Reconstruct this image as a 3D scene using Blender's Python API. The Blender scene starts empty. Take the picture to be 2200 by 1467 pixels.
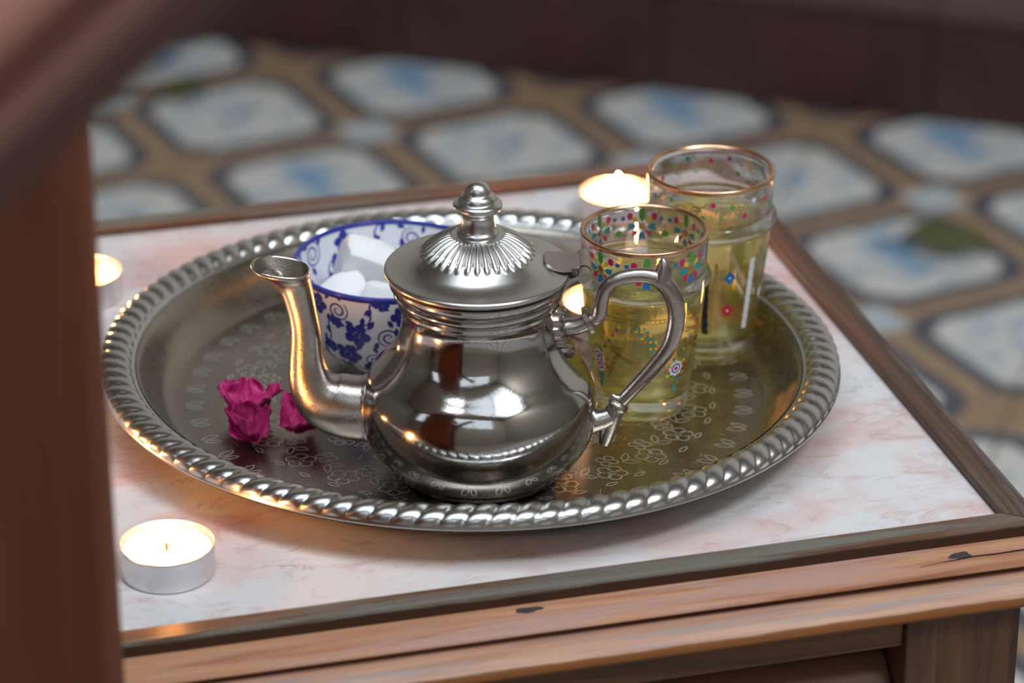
import bpy, math, random
from math import sin, cos, pi, radians as R
from mathutils import Vector, Matrix

C = bpy.context.scene.collection
SC = bpy.context.scene
TZ = 0.42                                   # height of the marble table top above the floor

# ------------------------------------------------------------------ camera
cam = bpy.data.cameras.new('camera')
cam_o = bpy.data.objects.new('camera', cam); C.objects.link(cam_o)
cam.sensor_width = 36.0
cam.lens = 112.45
cam.clip_start = 0.02
cam_o.location = (0, 0, TZ + 0.6376)
cam_o.rotation_euler = (R(90 - 25.5155), 0, 0)
cam.dof.use_dof = True
cam.dof.focus_distance = 1.335
cam.dof.aperture_fstop = 6.4
SC.camera = cam_o

# ------------------------------------------------------------------ world, lights, exposure
SC.view_settings.view_transform = 'Standard'
SC.view_settings.look = 'None'
SC.view_settings.gamma = 1
SC.view_settings.use_curve_mapping = False
SC.view_settings.exposure = 0.0
w = bpy.data.worlds.new('world'); SC.world = w; w.use_nodes = True
w.node_tree.nodes['Background'].inputs[0].default_value = (0.75, 0.87, 1.0, 1)
w.node_tree.nodes['Background'].inputs[1].default_value = 1.0
SC.cycles.use_denoising = True
SC.cycles.max_bounces = 14
SC.cycles.transmission_bounces = 14
SC.cycles.sample_clamp_indirect = 6.0

ROOM_A = R(-17.6)                           # the room (walls, floor joints) is turned against the camera
L1 = Vector((-0.1285, 2.6507, 0))           # a tile centre on the floor
UX = Vector((cos(ROOM_A), sin(ROOM_A), 0)); VY = Vector((-sin(ROOM_A), cos(ROOM_A), 0))
TILE = 0.255
WALL_V = 0.172                              # the step's riser, along VY from L1
CEIL_Z = 3.2
def room(u, v, z=0.0): return L1 + UX*u + VY*v + Vector((0, 0, z))
def to_room(p):
    d = Vector((p[0], p[1], 0)) - L1
    return d.dot(UX), d.dot(VY)

# daylight comes down through a roof opening behind the camera, brightest through two of its panes, and through a high window
SKY = dict(p=(0.30, 0.18), h=(1.80, 1.00))
SKY['uv'] = to_room(SKY['p'])
WIN = dict(u=(-2.3, 2.3), z=(1.55, 3.02))
V0 = SKY['uv'][1] - 1.80
def lamp(name, loc, rot, sx, sy, L, col):
    l = bpy.data.lights.new(name, 'AREA'); l.shape = 'RECTANGLE'; l.size = sx; l.size_y = sy
    l.energy = L*pi*sx*sy; l.color = col
    o = bpy.data.objects.new(name, l); C.objects.link(o); o.location = loc; o.rotation_euler = rot
    return o
COOL = (0.86, 0.94, 1.0)
lamp('roof_opening_lamp', (*SKY['p'], CEIL_Z + 0.09), (0, 0, ROOM_A), SKY['h'][0]*2, SKY['h'][1]*2, 0.62, COOL)
lamp('bright_pane_lamp', (1.42, -0.22, CEIL_Z + 0.06), (0, 0, ROOM_A), 0.85, 0.75, 28, COOL)
lamp('bright_pane_lamp', (-1.12, -0.40, CEIL_Z + 0.06), (0, 0, ROOM_A), 0.75, 0.45, 12, COOL)
lamp('bright_pane_lamp', (0.12, 0.62, CEIL_Z + 0.06), (0, 0, ROOM_A), 1.7, 0.55, 6.5, COOL)
wc = room((WIN['u'][0] + WIN['u'][1])/2, V0 - 0.03, (WIN['z'][0] + WIN['z'][1])/2)
lamp('window_lamp', wc, (R(90), 0, ROOM_A), WIN['u'][1] - WIN['u'][0], WIN['z'][1] - WIN['z'][0], 0.36, COOL)

# ------------------------------------------------------------------ node helpers
def mat(name):
    m = bpy.data.materials.new(name); m.use_nodes = True
    nt = m.node_tree
    return m, nt, nt.nodes['Principled BSDF']
class N:
    def __init__(s, nt): s.nt = nt
    def new(s, t, **k):
        n = s.nt.nodes.new(t)
        for a, b in k.items(): setattr(n, a, b)
        return n
    def link(s, a, b): s.nt.links.new(a, b)
    def val(s, sock, v):
        if isinstance(v, bpy.types.NodeSocket): s.link(v, sock)
        else: sock.default_value = v
    def math(s, op, a, b=0.0, c=None, clamp=False):
        n = s.new('ShaderNodeMath', operation=op, use_clamp=clamp)
        s.val(n.inputs[0], a); s.val(n.inputs[1], b)
        if c is not None: s.val(n.inputs[2], c)
        return n.outputs[0]
    def coord(s, kind='Object'):
        return s.new('ShaderNodeTexCoord').outputs[kind]
    def mapping(s, v, scale=(1, 1, 1), loc=(0, 0, 0), rot=(0, 0, 0)):
        n = s.new('ShaderNodeMapping'); s.link(v, n.inputs[0])
        n.inputs['Location'].default_value = loc; n.inputs['Scale'].default_value = scale; n.inputs['Rotation'].default_value = rot
        return n.outputs[0]
    def noise(s, v, scale=5, detail=4, rough=0.55, dist=0.0, out='Fac'):
        n = s.new('ShaderNodeTexNoise')
        if v is not None: s.link(v, n.inputs['Vector'])
        n.inputs['Scale'].default_value = scale; n.inputs['Detail'].default_value = detail
        n.inputs['Roughness'].default_value = rough; n.inputs['Distortion'].default_value = dist
        return n.outputs[out]
    def ramp(s, f, stops, interp='LINEAR'):
        n = s.new('ShaderNodeValToRGB'); s.link(f, n.inputs[0]); n.color_ramp.interpolation = interp
        e = n.color_ramp.elements
        while len(e) < len(stops): e.new(0.5)
        for q, (p, c) in zip(e, stops):
            q.position = p; q.color = (c[0], c[1], c[2], 1) if not isinstance(c, (int, float)) else (c, c, c, 1)
        return n.outputs[0]
    def mix(s, f, a, b, mode='MIX'):
        n = s.new('ShaderNodeMix', data_type='RGBA', blend_type=mode)
        s.val(n.inputs[0], f)
        for i, v in ((6, a), (7, b)):
            if isinstance(v, bpy.types.NodeSocket): s.link(v, n.inputs[i])
            else: n.inputs[i].default_value = (v[0], v[1], v[2], 1)
        return n.outputs[2]
    def bump(s, h, strength=0.3, dist=0.001):
        n = s.new('ShaderNodeBump'); s.link(h, n.inputs['Height'])
        n.inputs['Strength'].default_value = strength; n.inputs['Distance'].default_value = dist
        return n.outputs[0]
    def sep(s, v):
        n = s.new('ShaderNodeSeparateXYZ'); s.link(v, n.inputs[0]); return n.outputs
def srgb(r, g, b):
    f = lambda c: (c/255/12.92) if c/255 <= 0.04045 else ((c/255 + 0.055)/1.055)**2.4
    return (f(r), f(g), f(b))
def setp(p, **k):
    for a, b in k.items():
        s = p.inputs[a.replace('_', ' ')]
        if isinstance(b, bpy.types.NodeSocket): p.id_data.links.new(b, s)
        elif isinstance(b, tuple) and len(b) == 3: s.default_value = (*b, 1) if s.type == 'RGBA' else b
        else: s.default_value = b

# ------------------------------------------------------------------ materials
def metal(name, base, rough, rvar=0.08, nscale=60, bump=0.0, bscale=900, tint=None):
    m, nt, p = mat(name); n = N(nt); co = n.coord()
    f = n.noise(co, nscale, 5, 0.6)
    r = n.math('MULTIPLY_ADD', f, rvar*2, rough - rvar)
    g = n.noise(co, nscale*0.35, 4, 0.6)
    col = n.mix(n.math('MULTIPLY', g, 0.9), tuple(c*0.82 for c in base), tint or base)
    setp(p, Base_Color=col, Metallic=1.0, Roughness=r)
    if bump:
        setp(p, Normal=n.bump(n.noise(co, bscale, 3, 0.6), bump, 0.0004))
    return m
M = {}
M['pewter'] = metal('polished_pewter', (0.56, 0.535, 0.515), 0.11, 0.04, 90, 0.05, 700)
M['cast'] = metal('cast_pewter', (0.53, 0.475, 0.43), 0.27, 0.07, 150, 0.22, 1300)
M['lid'] = metal('lid_pewter', (0.72, 0.70, 0.68), 0.28, 0.04, 90, 0.05, 700)
M['bore'] = metal('dark_spout_inside', (0.26, 0.22, 0.18), 0.48, 0.08, 300, 0.5, 1500)  # the mouth cavity's darkness is put into this metal's colour
M['rope'] = metal('tray_rope_metal', (0.66, 0.66, 0.65), 0.26, 0.05, 60, 0.05, 800)
M['engrave'] = metal('engraved_line_metal', (0.88, 0.86, 0.80), 0.52, 0.05, 60)
M['alu'] = metal('tealight_aluminium', (0.82, 0.82, 0.84), 0.38, 0.06, 200, 0.25, 350)
def tray_floor():
    m, nt, p = mat('tarnished_tray_metal'); n = N(nt); co = n.coord()
    f = n.noise(co, 14, 6, 0.65, 0.6); g = n.noise(co, 160, 4, 0.7)
    col = n.ramp(f, [(0.3, (0.25, 0.225, 0.19)), (0.55, (0.33, 0.30, 0.255)), (0.75, (0.40, 0.365, 0.315))])
    col = n.mix(n.math('MULTIPLY', g, 0.35), col, (0.50, 0.46, 0.41))
    r = n.math('MULTIPLY_ADD', g, 0.14, 0.20)
    setp(p, Base_Color=col, Metallic=1.0, Roughness=r, Normal=n.bump(n.noise(co, 320, 3, 0.5), 0.10, 0.0005))
    return m
M['tray'] = tray_floor()

def wood(name, axis, dark, mid, light, worn=None, wornamt=0.0, rough=0.5, ring=1.0, seed=0.0, spec=0.5, lower_tone=None, vz=0.0):
    m, nt, p = mat(name); n = N(nt); co = n.coord()
    st = {'x': (3, 60, 60), 'y': (60, 3, 60), 'z': (60, 60, 3)}[axis]
    v = n.mapping(co, st, (seed, seed*1.7, seed*0.6))
    f = n.noise(v, 1.6*ring, 6, 0.6, 1.2)
    g = n.noise(n.mapping(co, tuple(a*6 if a > 10 else a*2 for a in st)), 1.5, 4, 0.7)
    col = n.ramp(f, [(0.28, dark), (0.5, mid), (0.70, light)])
    col = n.mix(n.math('MULTIPLY', n.ramp(g, [(0.45, 0.0), (0.75, 1.0)]), 0.45), col, dark)
    if worn:
        st2 = {'x': (5, 90, 60), 'y': (90, 5, 60), 'z': (90, 90, 5)}[axis]
        k = n.ramp(n.noise(n.mapping(co, st2, (seed + 3, 1, 2)), 1.0, 6, 0.7, 0.5), [(0.60 - wornamt*0.3, 0.0), (0.70 - wornamt*0.3, 1.0)])
        col = n.mix(k, col, worn)
    if lower_tone:                              # darker tone below a ragged edge: the lip's varnished underside, the rails' sides
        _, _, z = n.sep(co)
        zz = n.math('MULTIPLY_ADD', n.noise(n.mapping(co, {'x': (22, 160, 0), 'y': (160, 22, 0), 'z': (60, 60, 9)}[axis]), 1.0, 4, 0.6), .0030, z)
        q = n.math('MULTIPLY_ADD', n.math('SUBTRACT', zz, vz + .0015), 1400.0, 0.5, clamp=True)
        col = n.mix(q, n.mix(n.math('MULTIPLY', f, 0.8), tuple(c*0.6 for c in lower_tone), lower_tone), col)
    setp(p, Base_Color=col, Roughness=n.math('MULTIPLY_ADD', g, 0.25, rough - 0.1), Normal=n.bump(f, 0.25, 0.0006))
    p.inputs['Specular IOR Level'].default_value = spec
    return m
GREY = srgb(112, 108, 98)
M['rail_x'] = wood('weathered_rail_x', 'x', srgb(62, 40, 30), srgb(116, 78, 58), srgb(150, 92, 62), GREY, 0.55, 0.33, 1, 2.0, lower_tone=srgb(66, 40, 26), vz=TZ + .0022)
M['rail_y'] = wood('weathered_rail_y', 'y', srgb(50, 36, 30), srgb(88, 64, 52), srgb(124, 76, 54), srgb(100, 88, 80), 0.40, 0.45, 1, 5.0, lower_tone=srgb(66, 44, 32), vz=TZ + .0020)
M['mould_x'] = wood('varnished_moulding', 'x', srgb(140, 84, 52), srgb(184, 132, 102), srgb(206, 158, 116), srgb(182, 142, 128), 0.30, 0.45, 1.2, 1.0)
M['lip_x'] = wood('worn_lip', 'x', srgb(150, 100, 74), srgb(190, 146, 122), srgb(204, 162, 132), srgb(156, 142, 140), 0.28, 0.5, 1.2, 7.0, lower_tone=srgb(146, 86, 38), vz=TZ - .0132)
M['body_x'] = wood('brown_body_wood_x', 'x', srgb(66, 40, 22), srgb(104, 67, 40), srgb(124, 82, 50), None, 0, 0.55, 1, 3.0)
M['body_z'] = wood('brown_body_wood_z', 'z', srgb(62, 39, 24), srgb(92, 60, 38), srgb(110, 74, 48), None, 0, 0.55, 1, 4.0)
M['chair'] = wood('dark_chair_wood', 'z', srgb(92, 50, 34), srgb(104, 58, 40), srgb(114, 66, 46), None, 0, 0.6, 0.5, 6.0, 0.2)
M['chair_rail'] = wood('chair_rail_wood', 'x', srgb(84, 54, 47), srgb(96, 63, 55), srgb(104, 71, 63), None, 0, 0.6, 0.7, 8.0, 0.25)

M['chair_rail_pale'] = wood('chair_rail_pale_wood', 'x', srgb(124, 82, 72), srgb(140, 94, 84), srgb(152, 104, 94), None, 0, 0.6, 0.7, 9.0, 0.25)

def simple(name, col, rough=0.5, metallic=0.0, **k):
    m, nt, p = mat(name); n = N(nt)
    f = n.noise(n.coord(), 40, 3, 0.5)
    setp(p, Base_Color=n.mix(f, tuple(c*0.93 for c in col), tuple(min(1, c*1.05) for c in col)), Roughness=rough, Metallic=metallic, **k)
    return m
def marble():
    m, nt, p = mat('pink_white_marble'); n = N(nt); co = n.coord()
    big = n.noise(n.mapping(co, (1, 1.6, 1), (3.1, 0.4, 0)), 7.0, 5, 0.6, 0.8)
    col = n.ramp(big, [(0.32, srgb(212, 214, 218)), (0.48, srgb(224, 220, 220)), (0.60, srgb(222, 196, 192)), (0.74, srgb(206, 160, 154))])
    fine = n.noise(n.mapping(co, (1, 2.0, 1), (0, 0, 0), (0, 0, 0.35)), 34, 7, 0.72, 1.5)
    col = n.mix(n.ramp(fine, [(0.52, 0.0), (0.70, 0.55)]), col, srgb(196, 140, 132))
    vn = n.noise(n.mapping(co, (1, 2.6, 1), (1, 5, 0), (0, 0, -0.25)), 7.0, 6, 0.62, 1.2)
    v = n.math('ABSOLUTE', n.math('SUBTRACT', vn, 0.5))
    vein = n.ramp(v, [(0.0, 0.75), (0.008, 0.0)])
    gate = n.ramp(n.noise(co, 9, 2), [(0.45, 0.0), (0.6, 1.0)])
    col = n.mix(n.math('MULTIPLY', vein, gate), col, srgb(120, 84, 76))
    setp(p, Base_Color=col, Roughness=0.22)
    return m
M['marble'] = marble()
def floor_tile():
    m, nt, p = mat('patterned_cement_tile'); n = N(nt); co = n.coord()
    x, y, _ = n.sep(co)
    u = n.math('DIVIDE', x, TILE); v = n.math('DIVIDE', y, TILE)
    i = n.math('ADD', u, v); j = n.math('SUBTRACT', u, v)          # light crossings sit on the tile centre, tan ones on its corners
    wob = n.noise(co, 22, 3, 0.5)
    wob = n.math('MULTIPLY_ADD', wob, 0.05, -0.025)
    ax = n.math('ADD', n.math('ABSOLUTE', n.math('SUBTRACT', n.math('FRACT', i), 0.5)), wob)
    ay = n.math('SUBTRACT', n.math('ABSOLUTE', n.math('SUBTRACT', n.math('FRACT', j), 0.5)), wob)
    d = n.math('MAXIMUM', n.math('MAXIMUM', ax, ay), n.math('MULTIPLY', n.math('ADD', ax, ay), 0.59))
    tan = n.ramp(n.noise(co, 40, 5, 0.6), [(0.3, srgb(138, 106, 76)), (0.7, srgb(170, 136, 100))])
    white = n.ramp(n.noise(co, 60, 4, 0.6), [(0.3, srgb(204, 203, 198)), (0.7, srgb(232, 229, 222))])
    blot = n.noise(n.mapping(co, (1, 1, 1), (2, 1, 0)), 26, 2, 0.5, 0.6)
    near = n.ramp(n.math('ADD', ax, ay), [(0.14, 1.0), (0.50, 0.0)])
    blue = n.math('MULTIPLY', n.ramp(blot, [(0.46, 0.0), (0.58, 1.0)]), near)
    white = n.mix(blue, white, srgb(104, 158, 198))
    c = n.mix(n.ramp(d, [(0.350, 0.0), (0.364, 1.0)]), white, srgb(38, 50, 76))
    c = n.mix(n.ramp(d, [(0.438, 0.0), (0.450, 1.0)]), c, tan)
    # light diamond in the middle of the tile
    dia = n.math('ADD', n.math('ABSOLUTE', u), n.math('ABSOLUTE', v))
    c = n.mix(n.ramp(dia, [(0.115, 1.0), (0.13, 0.0)]), c, srgb(184, 198, 204))
    c = n.mix(n.math('MULTIPLY', n.noise(co, 9, 5, 0.7), 0.30), c, srgb(180, 168, 154))
    setp(p, Base_Color=c, Roughness=0.42)
    return m
M['tile'] = floor_tile()
M['grout'] = simple('floor_grout', srgb(128, 118, 104), 0.9)
def plum():
    m, nt, p = mat('plum_glazed_tile'); n = N(nt); co = n.coord()
    c = n.ramp(n.noise(co, 6, 5, 0.6, 0.5), [(0.3, srgb(56, 28, 28)), (0.7, srgb(80, 44, 42))])
    setp(p, Base_Color=c, Roughness=n.math('MULTIPLY_ADD', n.noise(co, 30, 3), 0.2, 0.35))
    return m
M['plum'] = plum()
M['plumgrout'] = simple('dark_wall_grout', srgb(74, 60, 58), 0.9)
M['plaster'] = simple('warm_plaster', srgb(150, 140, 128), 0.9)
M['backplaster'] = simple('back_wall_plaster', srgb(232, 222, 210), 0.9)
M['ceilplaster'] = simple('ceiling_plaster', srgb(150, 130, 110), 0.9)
M['frame'] = simple('skylight_frame_paint', srgb(90, 70, 55), 0.6)

def glass(name, col, ior, rough=0.0):
    m, nt, p = mat(name)
    setp(p, Base_Color=col, Roughness=rough, IOR=ior, Transmission_Weight=1.0)
    return m
def clear_glass():
    m = bpy.data.materials.new('clear_glass'); m.use_nodes = True; nt = m.node_tree; n = N(nt)
    nt.nodes.remove(nt.nodes['Principled BSDF'])
    g = n.new('ShaderNodeBsdfGlass'); g.inputs['IOR'].default_value = 1.48; g.inputs['Roughness'].default_value = 0.0
    g.inputs['Color'].default_value = (0.985, 0.99, 0.985, 1)
    t = n.new('ShaderNodeBsdfTransparent'); t.inputs[0].default_value = (0.97, 0.975, 0.97, 1)
    mx = n.new('ShaderNodeMixShader'); mx.inputs[0].default_value = 0.18
    n.link(g.outputs[0], mx.inputs[1]); n.link(t.outputs[0], mx.inputs[2]); n.link(mx.outputs[0], nt.nodes['Material Output'].inputs[0])
    return m
M['glass'] = clear_glass()
M['tea'] = glass('mint_tea', (1.0, 0.90, 0.34), 1.333)
setp(M['tea'].node_tree.nodes['Principled BSDF'], Transmission_Weight=0.92, Subsurface_Weight=1.0, Subsurface_Radius=(0.03, 0.022, 0.006), Subsurface_Scale=1.0)
M['gold'] = metal('gilt_rim', (0.86, 0.50, 0.30), 0.26, 0.05, 200)
M['porcelain'] = simple('white_porcelain', (0.87, 0.88, 0.92), 0.16)
M['cobalt'] = simple('cobalt_glaze', (0.035, 0.045, 0.33), 0.2)
M['sugar'] = simple('white_sugar', (0.94, 0.955, 0.97), 0.7, Subsurface_Weight=0.6, Subsurface_Radius=(0.006, 0.006, 0.006), Subsurface_Scale=1.0)
M['wax'] = simple('white_wax', (0.93, 0.90, 0.84), 0.35, Subsurface_Weight=0.3, Subsurface_Radius=(0.01, 0.006, 0.003), Subsurface_Scale=0.6)
M['wick'] = simple('charred_wick', srgb(70, 40, 24), 0.9)
def flame():
    m, nt, p = mat('candle_flame')
    setp(p, Base_Color=(0, 0, 0), Emission_Color=(1.0, 0.38, 0.085)); p.inputs['Emission Strength'].default_value = 700.0
    return m
M['flame'] = flame()
def petal_mat():
    m, nt, p = mat('magenta_bract'); n = N(nt); co = n.coord()
    f = n.noise(n.mapping(co, (1, 1, 1)), 130, 5, 0.65, 0.6)
    c = n.ramp(f, [(0.3, srgb(122, 10, 66)), (0.55, srgb(184, 28, 106)), (0.75, srgb(220, 66, 146))])
    setp(p, Base_Color=c, Roughness=0.6, Normal=n.bump(f, 0.5, 0.0012))
    return m
M['petal'] = petal_mat()
M['leaf'] = simple('olive_leaf', srgb(86, 88, 40), 0.6)
EN = {'pink': (0.62, 0.012, 0.13), 'green': (0.10, 0.36, 0.04), 'blue': (0.015, 0.17, 0.48), 'teal': (0.01, 0.30, 0.36),
      'yellow': (0.80, 0.56, 0.04), 'white': (0.82, 0.82, 0.85), 'black': (0.012, 0.012, 0.012), 'red': (0.62, 0.02, 0.05), 'navy': (0.06, 0.10, 0.42), 'orange': (0.75, 0.26, 0.03)}
for k, c in EN.items(): M['en_'+k] = simple('enamel_'+k, c, 0.3)
M['en_gold'] = metal('enamel_gold', (0.72, 0.47, 0.16), 0.35, 0.05, 200)

# ------------------------------------------------------------------ mesh helpers
class MB:
    """collects vertices and faces of one mesh"""
    def __init__(s): s.v = []; s.f = []; s.m = []
    def add(s, vs, fs, mi=0):
        b = len(s.v); s.v += [tuple(v) for v in vs]; s.f += [tuple(i + b for i in f) for f in fs]; s.m += [mi]*len(fs)
    def box(s, x0, x1, y0, y1, z0, z1, mi=0):
        vs = [(x, y, z) for z in (z0, z1) for y in (y0, y1) for x in (x0, x1)]
        s.add(vs, [(0, 2, 3, 1), (4, 5, 7, 6), (0, 1, 5, 4), (2, 6, 7, 3), (0, 4, 6, 2), (1, 3, 7, 5)], mi)
    def lathe(s, prof, segs=64, fn=None, mi=0, closed=False):
        """prof: (r, z) from bottom outside to top; fn(theta, k, r, z) -> (r, z) deforms"""
        n = len(prof); idx = []
        vs = []
        for k, (r, z) in enumerate(prof):
            if r < 1e-7:
                idx.append([len(vs)]*segs); vs.append((0, 0, z)); continue
            row = []
            for a in range(segs):
                th = 2*pi*a/segs
                rr, zz = (r, z) if fn is None else fn(th, k, r, z)
                row.append(len(vs)); vs.append((rr*cos(th), rr*sin(th), zz))
            idx.append(row)
        fs = []
        for k in range(n if closed else n - 1):
            A, B = idx[k], idx[(k + 1) % n]
            for a in range(segs):
                b = (a + 1) % segs
                q = [A[a], A[b], B[b], B[a]]
                q2 = []
                for t in q:
                    if t not in q2: q2.append(t)
                if len(q2) >= 3: fs.append(tuple(q2))
        s.add(vs, fs, mi)
    def tube(s, pts, rads, segs=12, mi=0, cap=True, ref=None):
        pts = [Vector(p) for p in pts]; n = len(pts); vs = []; fs = []
        prev = None
        for k, p in enumerate(pts):
            t = (pts[min(k + 1, n - 1)] - pts[max(k - 1, 0)]).normalized()
            if prev is None:
                a = ref or (Vector((0, 0, 1)) if abs(t.z) < 0.9 else Vector((1, 0, 0)))
                nn = (a - t*a.dot(t)).normalized()
            else:
                nn = (prev - t*prev.dot(t)).normalized()
            prev = nn; bb = t.cross(nn)
            r = rads[k] if isinstance(rads, (list, tuple)) else rads
            ra, rb = r if isinstance(r, tuple) else (r, r)
            for a in range(segs):
                th = 2*pi*a/segs
                vs.append(p + nn*(ra*cos(th)) + bb*(rb*sin(th)))
        for k in range(n - 1):
            for a in range(segs):
                b = (a + 1) % segs
                fs.append((k*segs + a, k*segs + b, (k + 1)*segs + b, (k + 1)*segs + a))
        if cap:
            fs.append(tuple(range(segs))[::-1]); fs.append(tuple((n - 1)*segs + a for a in range(segs)))
        s.add(vs, fs, mi)
    def build(s, name, mats, parent=None, smooth=True, sharp=40, loc=None, rot=None, bevel=0.0, bseg=2):
        me = bpy.data.meshes.new(name); me.from_pydata(s.v, [], s.f)
        mats = mats if isinstance(mats, (list, tuple)) else [mats]
        for m in mats: me.materials.append(m)
        me.polygons.foreach_set('material_index', s.m)
        if smooth:
            me.polygons.foreach_set('use_smooth', [True]*len(s.f))
        me.validate(); me.update()
        if smooth and sharp < 180: me.set_sharp_from_angle(angle=R(sharp))
        o = bpy.data.objects.new(name, me); C.objects.link(o)
        if parent: o.parent = parent
        if loc is not None: o.location = loc
        if rot is not None: o.rotation_euler = rot
        if bevel:
            b = o.modifiers.new('bevel', 'BEVEL'); b.width = bevel; b.segments = bseg; b.limit_method = 'ANGLE'
        return o
def catmull(P, n):
    """n steps per span through the points P (tuples of any length)"""
    out = []
    for i in range(len(P) - 1):
        p0, p1, p2, p3 = P[max(i-1, 0)], P[i], P[i+1], P[min(i+2, len(P)-1)]
        for k in range(n):
            t = k/n
            out.append(tuple(0.5*((2*b) + (-a + c)*t + (2*a - 5*b + 4*c - d)*t*t + (-a + 3*b - 3*c + d)*t**3) for a, b, c, d in zip(p0, p1, p2, p3)))
    out.append(tuple(P[-1])); return out
def mm(P): return [tuple(a/1000 for a in p) for p in P]
def tag(o, label=None, cat=None, group=None, kind=None):
    if label: o['label'] = label
    if cat: o['category'] = cat
    if group: o['group'] = group
    if kind: o['kind'] = kind
    return o
def empty(name, loc, rz=0, **k):
    o = bpy.data.objects.new(name, None); C.objects.link(o); o.location = loc; o.rotation_euler = (0, 0, rz)
    o.empty_display_size = 0.05
    return tag(o, **k)

# ------------------------------------------------------------------ the setting
U0, U1 = -2.9, 3.1                # the room, in its own axes; the step starts at WALL_V
V1 = WALL_V + 0.55
def room_box(mb, u0, u1, v0, v1, z0, z1): mb.box(u0, u1, v0, v1, z0, z1)
RM = dict(loc=L1, rot=(0, 0, ROOM_A))
mb = MB(); mb.box(U0 - .1, U1 + .1, V0 - .1, V1 + .1, -0.06, -0.003)
floor = mb.build('floor', M['grout'], smooth=False, **RM); tag(floor, kind='structure')
tm = MB(); g = 0.0012; h = TILE/2 - g
tm.add([(-h, -h, -.004), (h, -h, -.004), (h, h, -.004), (-h, h, -.004), (-h, -h, -.0006), (h, -h, -.0006), (h, h, -.0006), (-h, h, -.0006),
        (-h+.0008, -h+.0008, 0), (h-.0008, -h+.0008, 0), (h-.0008, h-.0008, 0), (-h+.0008, h-.0008, 0)],
       [(0, 1, 5, 4), (1, 2, 6, 5), (2, 3, 7, 6), (3, 0, 4, 7), (4, 5, 9, 8), (5, 6, 10, 9), (6, 7, 11, 10), (7, 4, 8, 11), (8, 9, 10, 11)])
first = None
rnd = random.Random(3)
for iv in range(0, -11, -1):
    for iu in range(-9, 12):
        u, v = iu*TILE, iv*TILE
        if first is None:
            o = tm.build('tile', M['tile'], floor, smooth=False); first = o
        else:
            o = first.copy(); C.objects.link(o); o.parent = floor
        o.location = (u, v, rnd.uniform(-0.0006, 0.0004))
# one cut row against the step
ch = WALL_V - TILE/2 - 0.002
for iu in range(-9, 12):
    o = first.copy(); C.objects.link(o); o.parent = floor; o.location = (iu*TILE, TILE, -0.0002)

# step of dark plum tiles along the back, then the wall
STEP_H = 0.105
mb = MB(); mb.box(U0, U1, WALL_V + .006, V1, 0, STEP_H - .004)
step = mb.build('trim_1', M['plumgrout'], smooth=False, **RM); tag(step, kind='structure')
rt = MB(); rt.box(-.1235, .1235, 0, .008, 0.002, STEP_H - .014)
r0 = rt.build('tile', M['plum'], step, smooth=False, bevel=.0015)
tt = MB(); tt.box(-.1235, .1235, 0, .243, -.006, 0); t0 = tt.build('tile', M['plum'], step, smooth=False, bevel=.0015)
nz = MB(); nz.tube([(-.1235, 0, 0), (.1235, 0, 0)], .0075, 14); n0 = nz.build('tile', M['plum'], step, bevel=0)
for k in range(-11, 13):
    for base, y, z in ((r0, WALL_V, 0), (n0, WALL_V + .005, STEP_H - .0065), (t0, WALL_V + .012, STEP_H), (t0, WALL_V + .262, STEP_H)):
        o = base if (k == -11 and y != WALL_V + .262) else base.copy()
        if o is not base: C.objects.link(o); o.parent = step
        o.location = (k*0.25 + 0.095, y, z)
def wallbox(name, u0, u1, v0, v1, z0, z1, m):
    mb = MB(); mb.box(u0, u1, v0, v1, z0, z1); o = mb.build(name, m, smooth=False, **RM); return tag(o, kind='structure')
wallbox('wall_back', U0 - .1, U1 + .1, V1, V1 + .1, 0, CEIL_Z, M['backplaster'])
wallbox('wall_left', U0 - .1, U0, V0, V1, 0, CEIL_Z, M['plaster'])
wallbox('wall_right', U1, U1 + .1, V0, V1, 0, CEIL_Z, M['plaster'])
mb = MB()                                   # front wall around its window, behind the camera
for q in ((U0 - .1, WIN['u'][0], 0, CEIL_Z), (WIN['u'][1], U1 + .1, 0, CEIL_Z), (WIN['u'][0], WIN['u'][1], 0, WIN['z'][0]), (WIN['u'][0], WIN['u'][1], WIN['z'][1], CEIL_Z)):
    mb.box(q[0], q[1], V0 - .1, V0, q[2], q[3])
tag(mb.build('wall_front', M['plaster'], smooth=False, **RM), kind='structure')
u, v = SKY['uv']; hu, hv = SKY['h']
mb = MB()
for q in ((U0 - .1, U1 + .1, V0 - .1, v - hv), (U0 - .1, U1 + .1, v + hv, V1 + .1), (U0 - .1, u - hu, v - hv, v + hv), (u + hu, U1 + .1, v - hv, v + hv)):
    mb.box(*q, CEIL_Z, CEIL_Z + .08)
tag(mb.build('ceiling', M['ceilplaster'], smooth=False, **RM), kind='structure')
t = .03
mb = MB()
mb.box(u-hu, u+hu, v-hv, v-hv+t, CEIL_Z-.02, CEIL_Z+.03); mb.box(u-hu, u+hu, v+hv-t, v+hv, CEIL_Z-.02, CEIL_Z+.03)
mb.box(u-hu, u-hu+t, v-hv+t, v+hv-t, CEIL_Z-.02, CEIL_Z+.03); mb.box(u+hu-t, u+hu, v-hv+t, v+hv-t, CEIL_Z-.02, CEIL_Z+.03)
for k in (-1, 1): mb.box(u+k*hu/3-.02, u+k*hu/3+.02, v-hv+t, v+hv-t, CEIL_Z-.02, CEIL_Z+.02)
tag(mb.build('window_1', M['frame'], smooth=False, **RM), kind='structure')
mb = MB(); (a0, a1), (z0, z1) = WIN['u'], WIN['z']
mb.box(a0, a1, V0-.02, V0+.02, z0, z0+t); mb.box(a0, a1, V0-.02, V0+.02, z1-t, z1)
for k in range(5): x = a0 + (a1-a0-t)*k/4; mb.box(x, x+t, V0-.02, V0+.02, z0+t, z1-t)
tag(mb.build('window_2', M['frame'], smooth=False, **RM), kind='structure')

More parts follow.
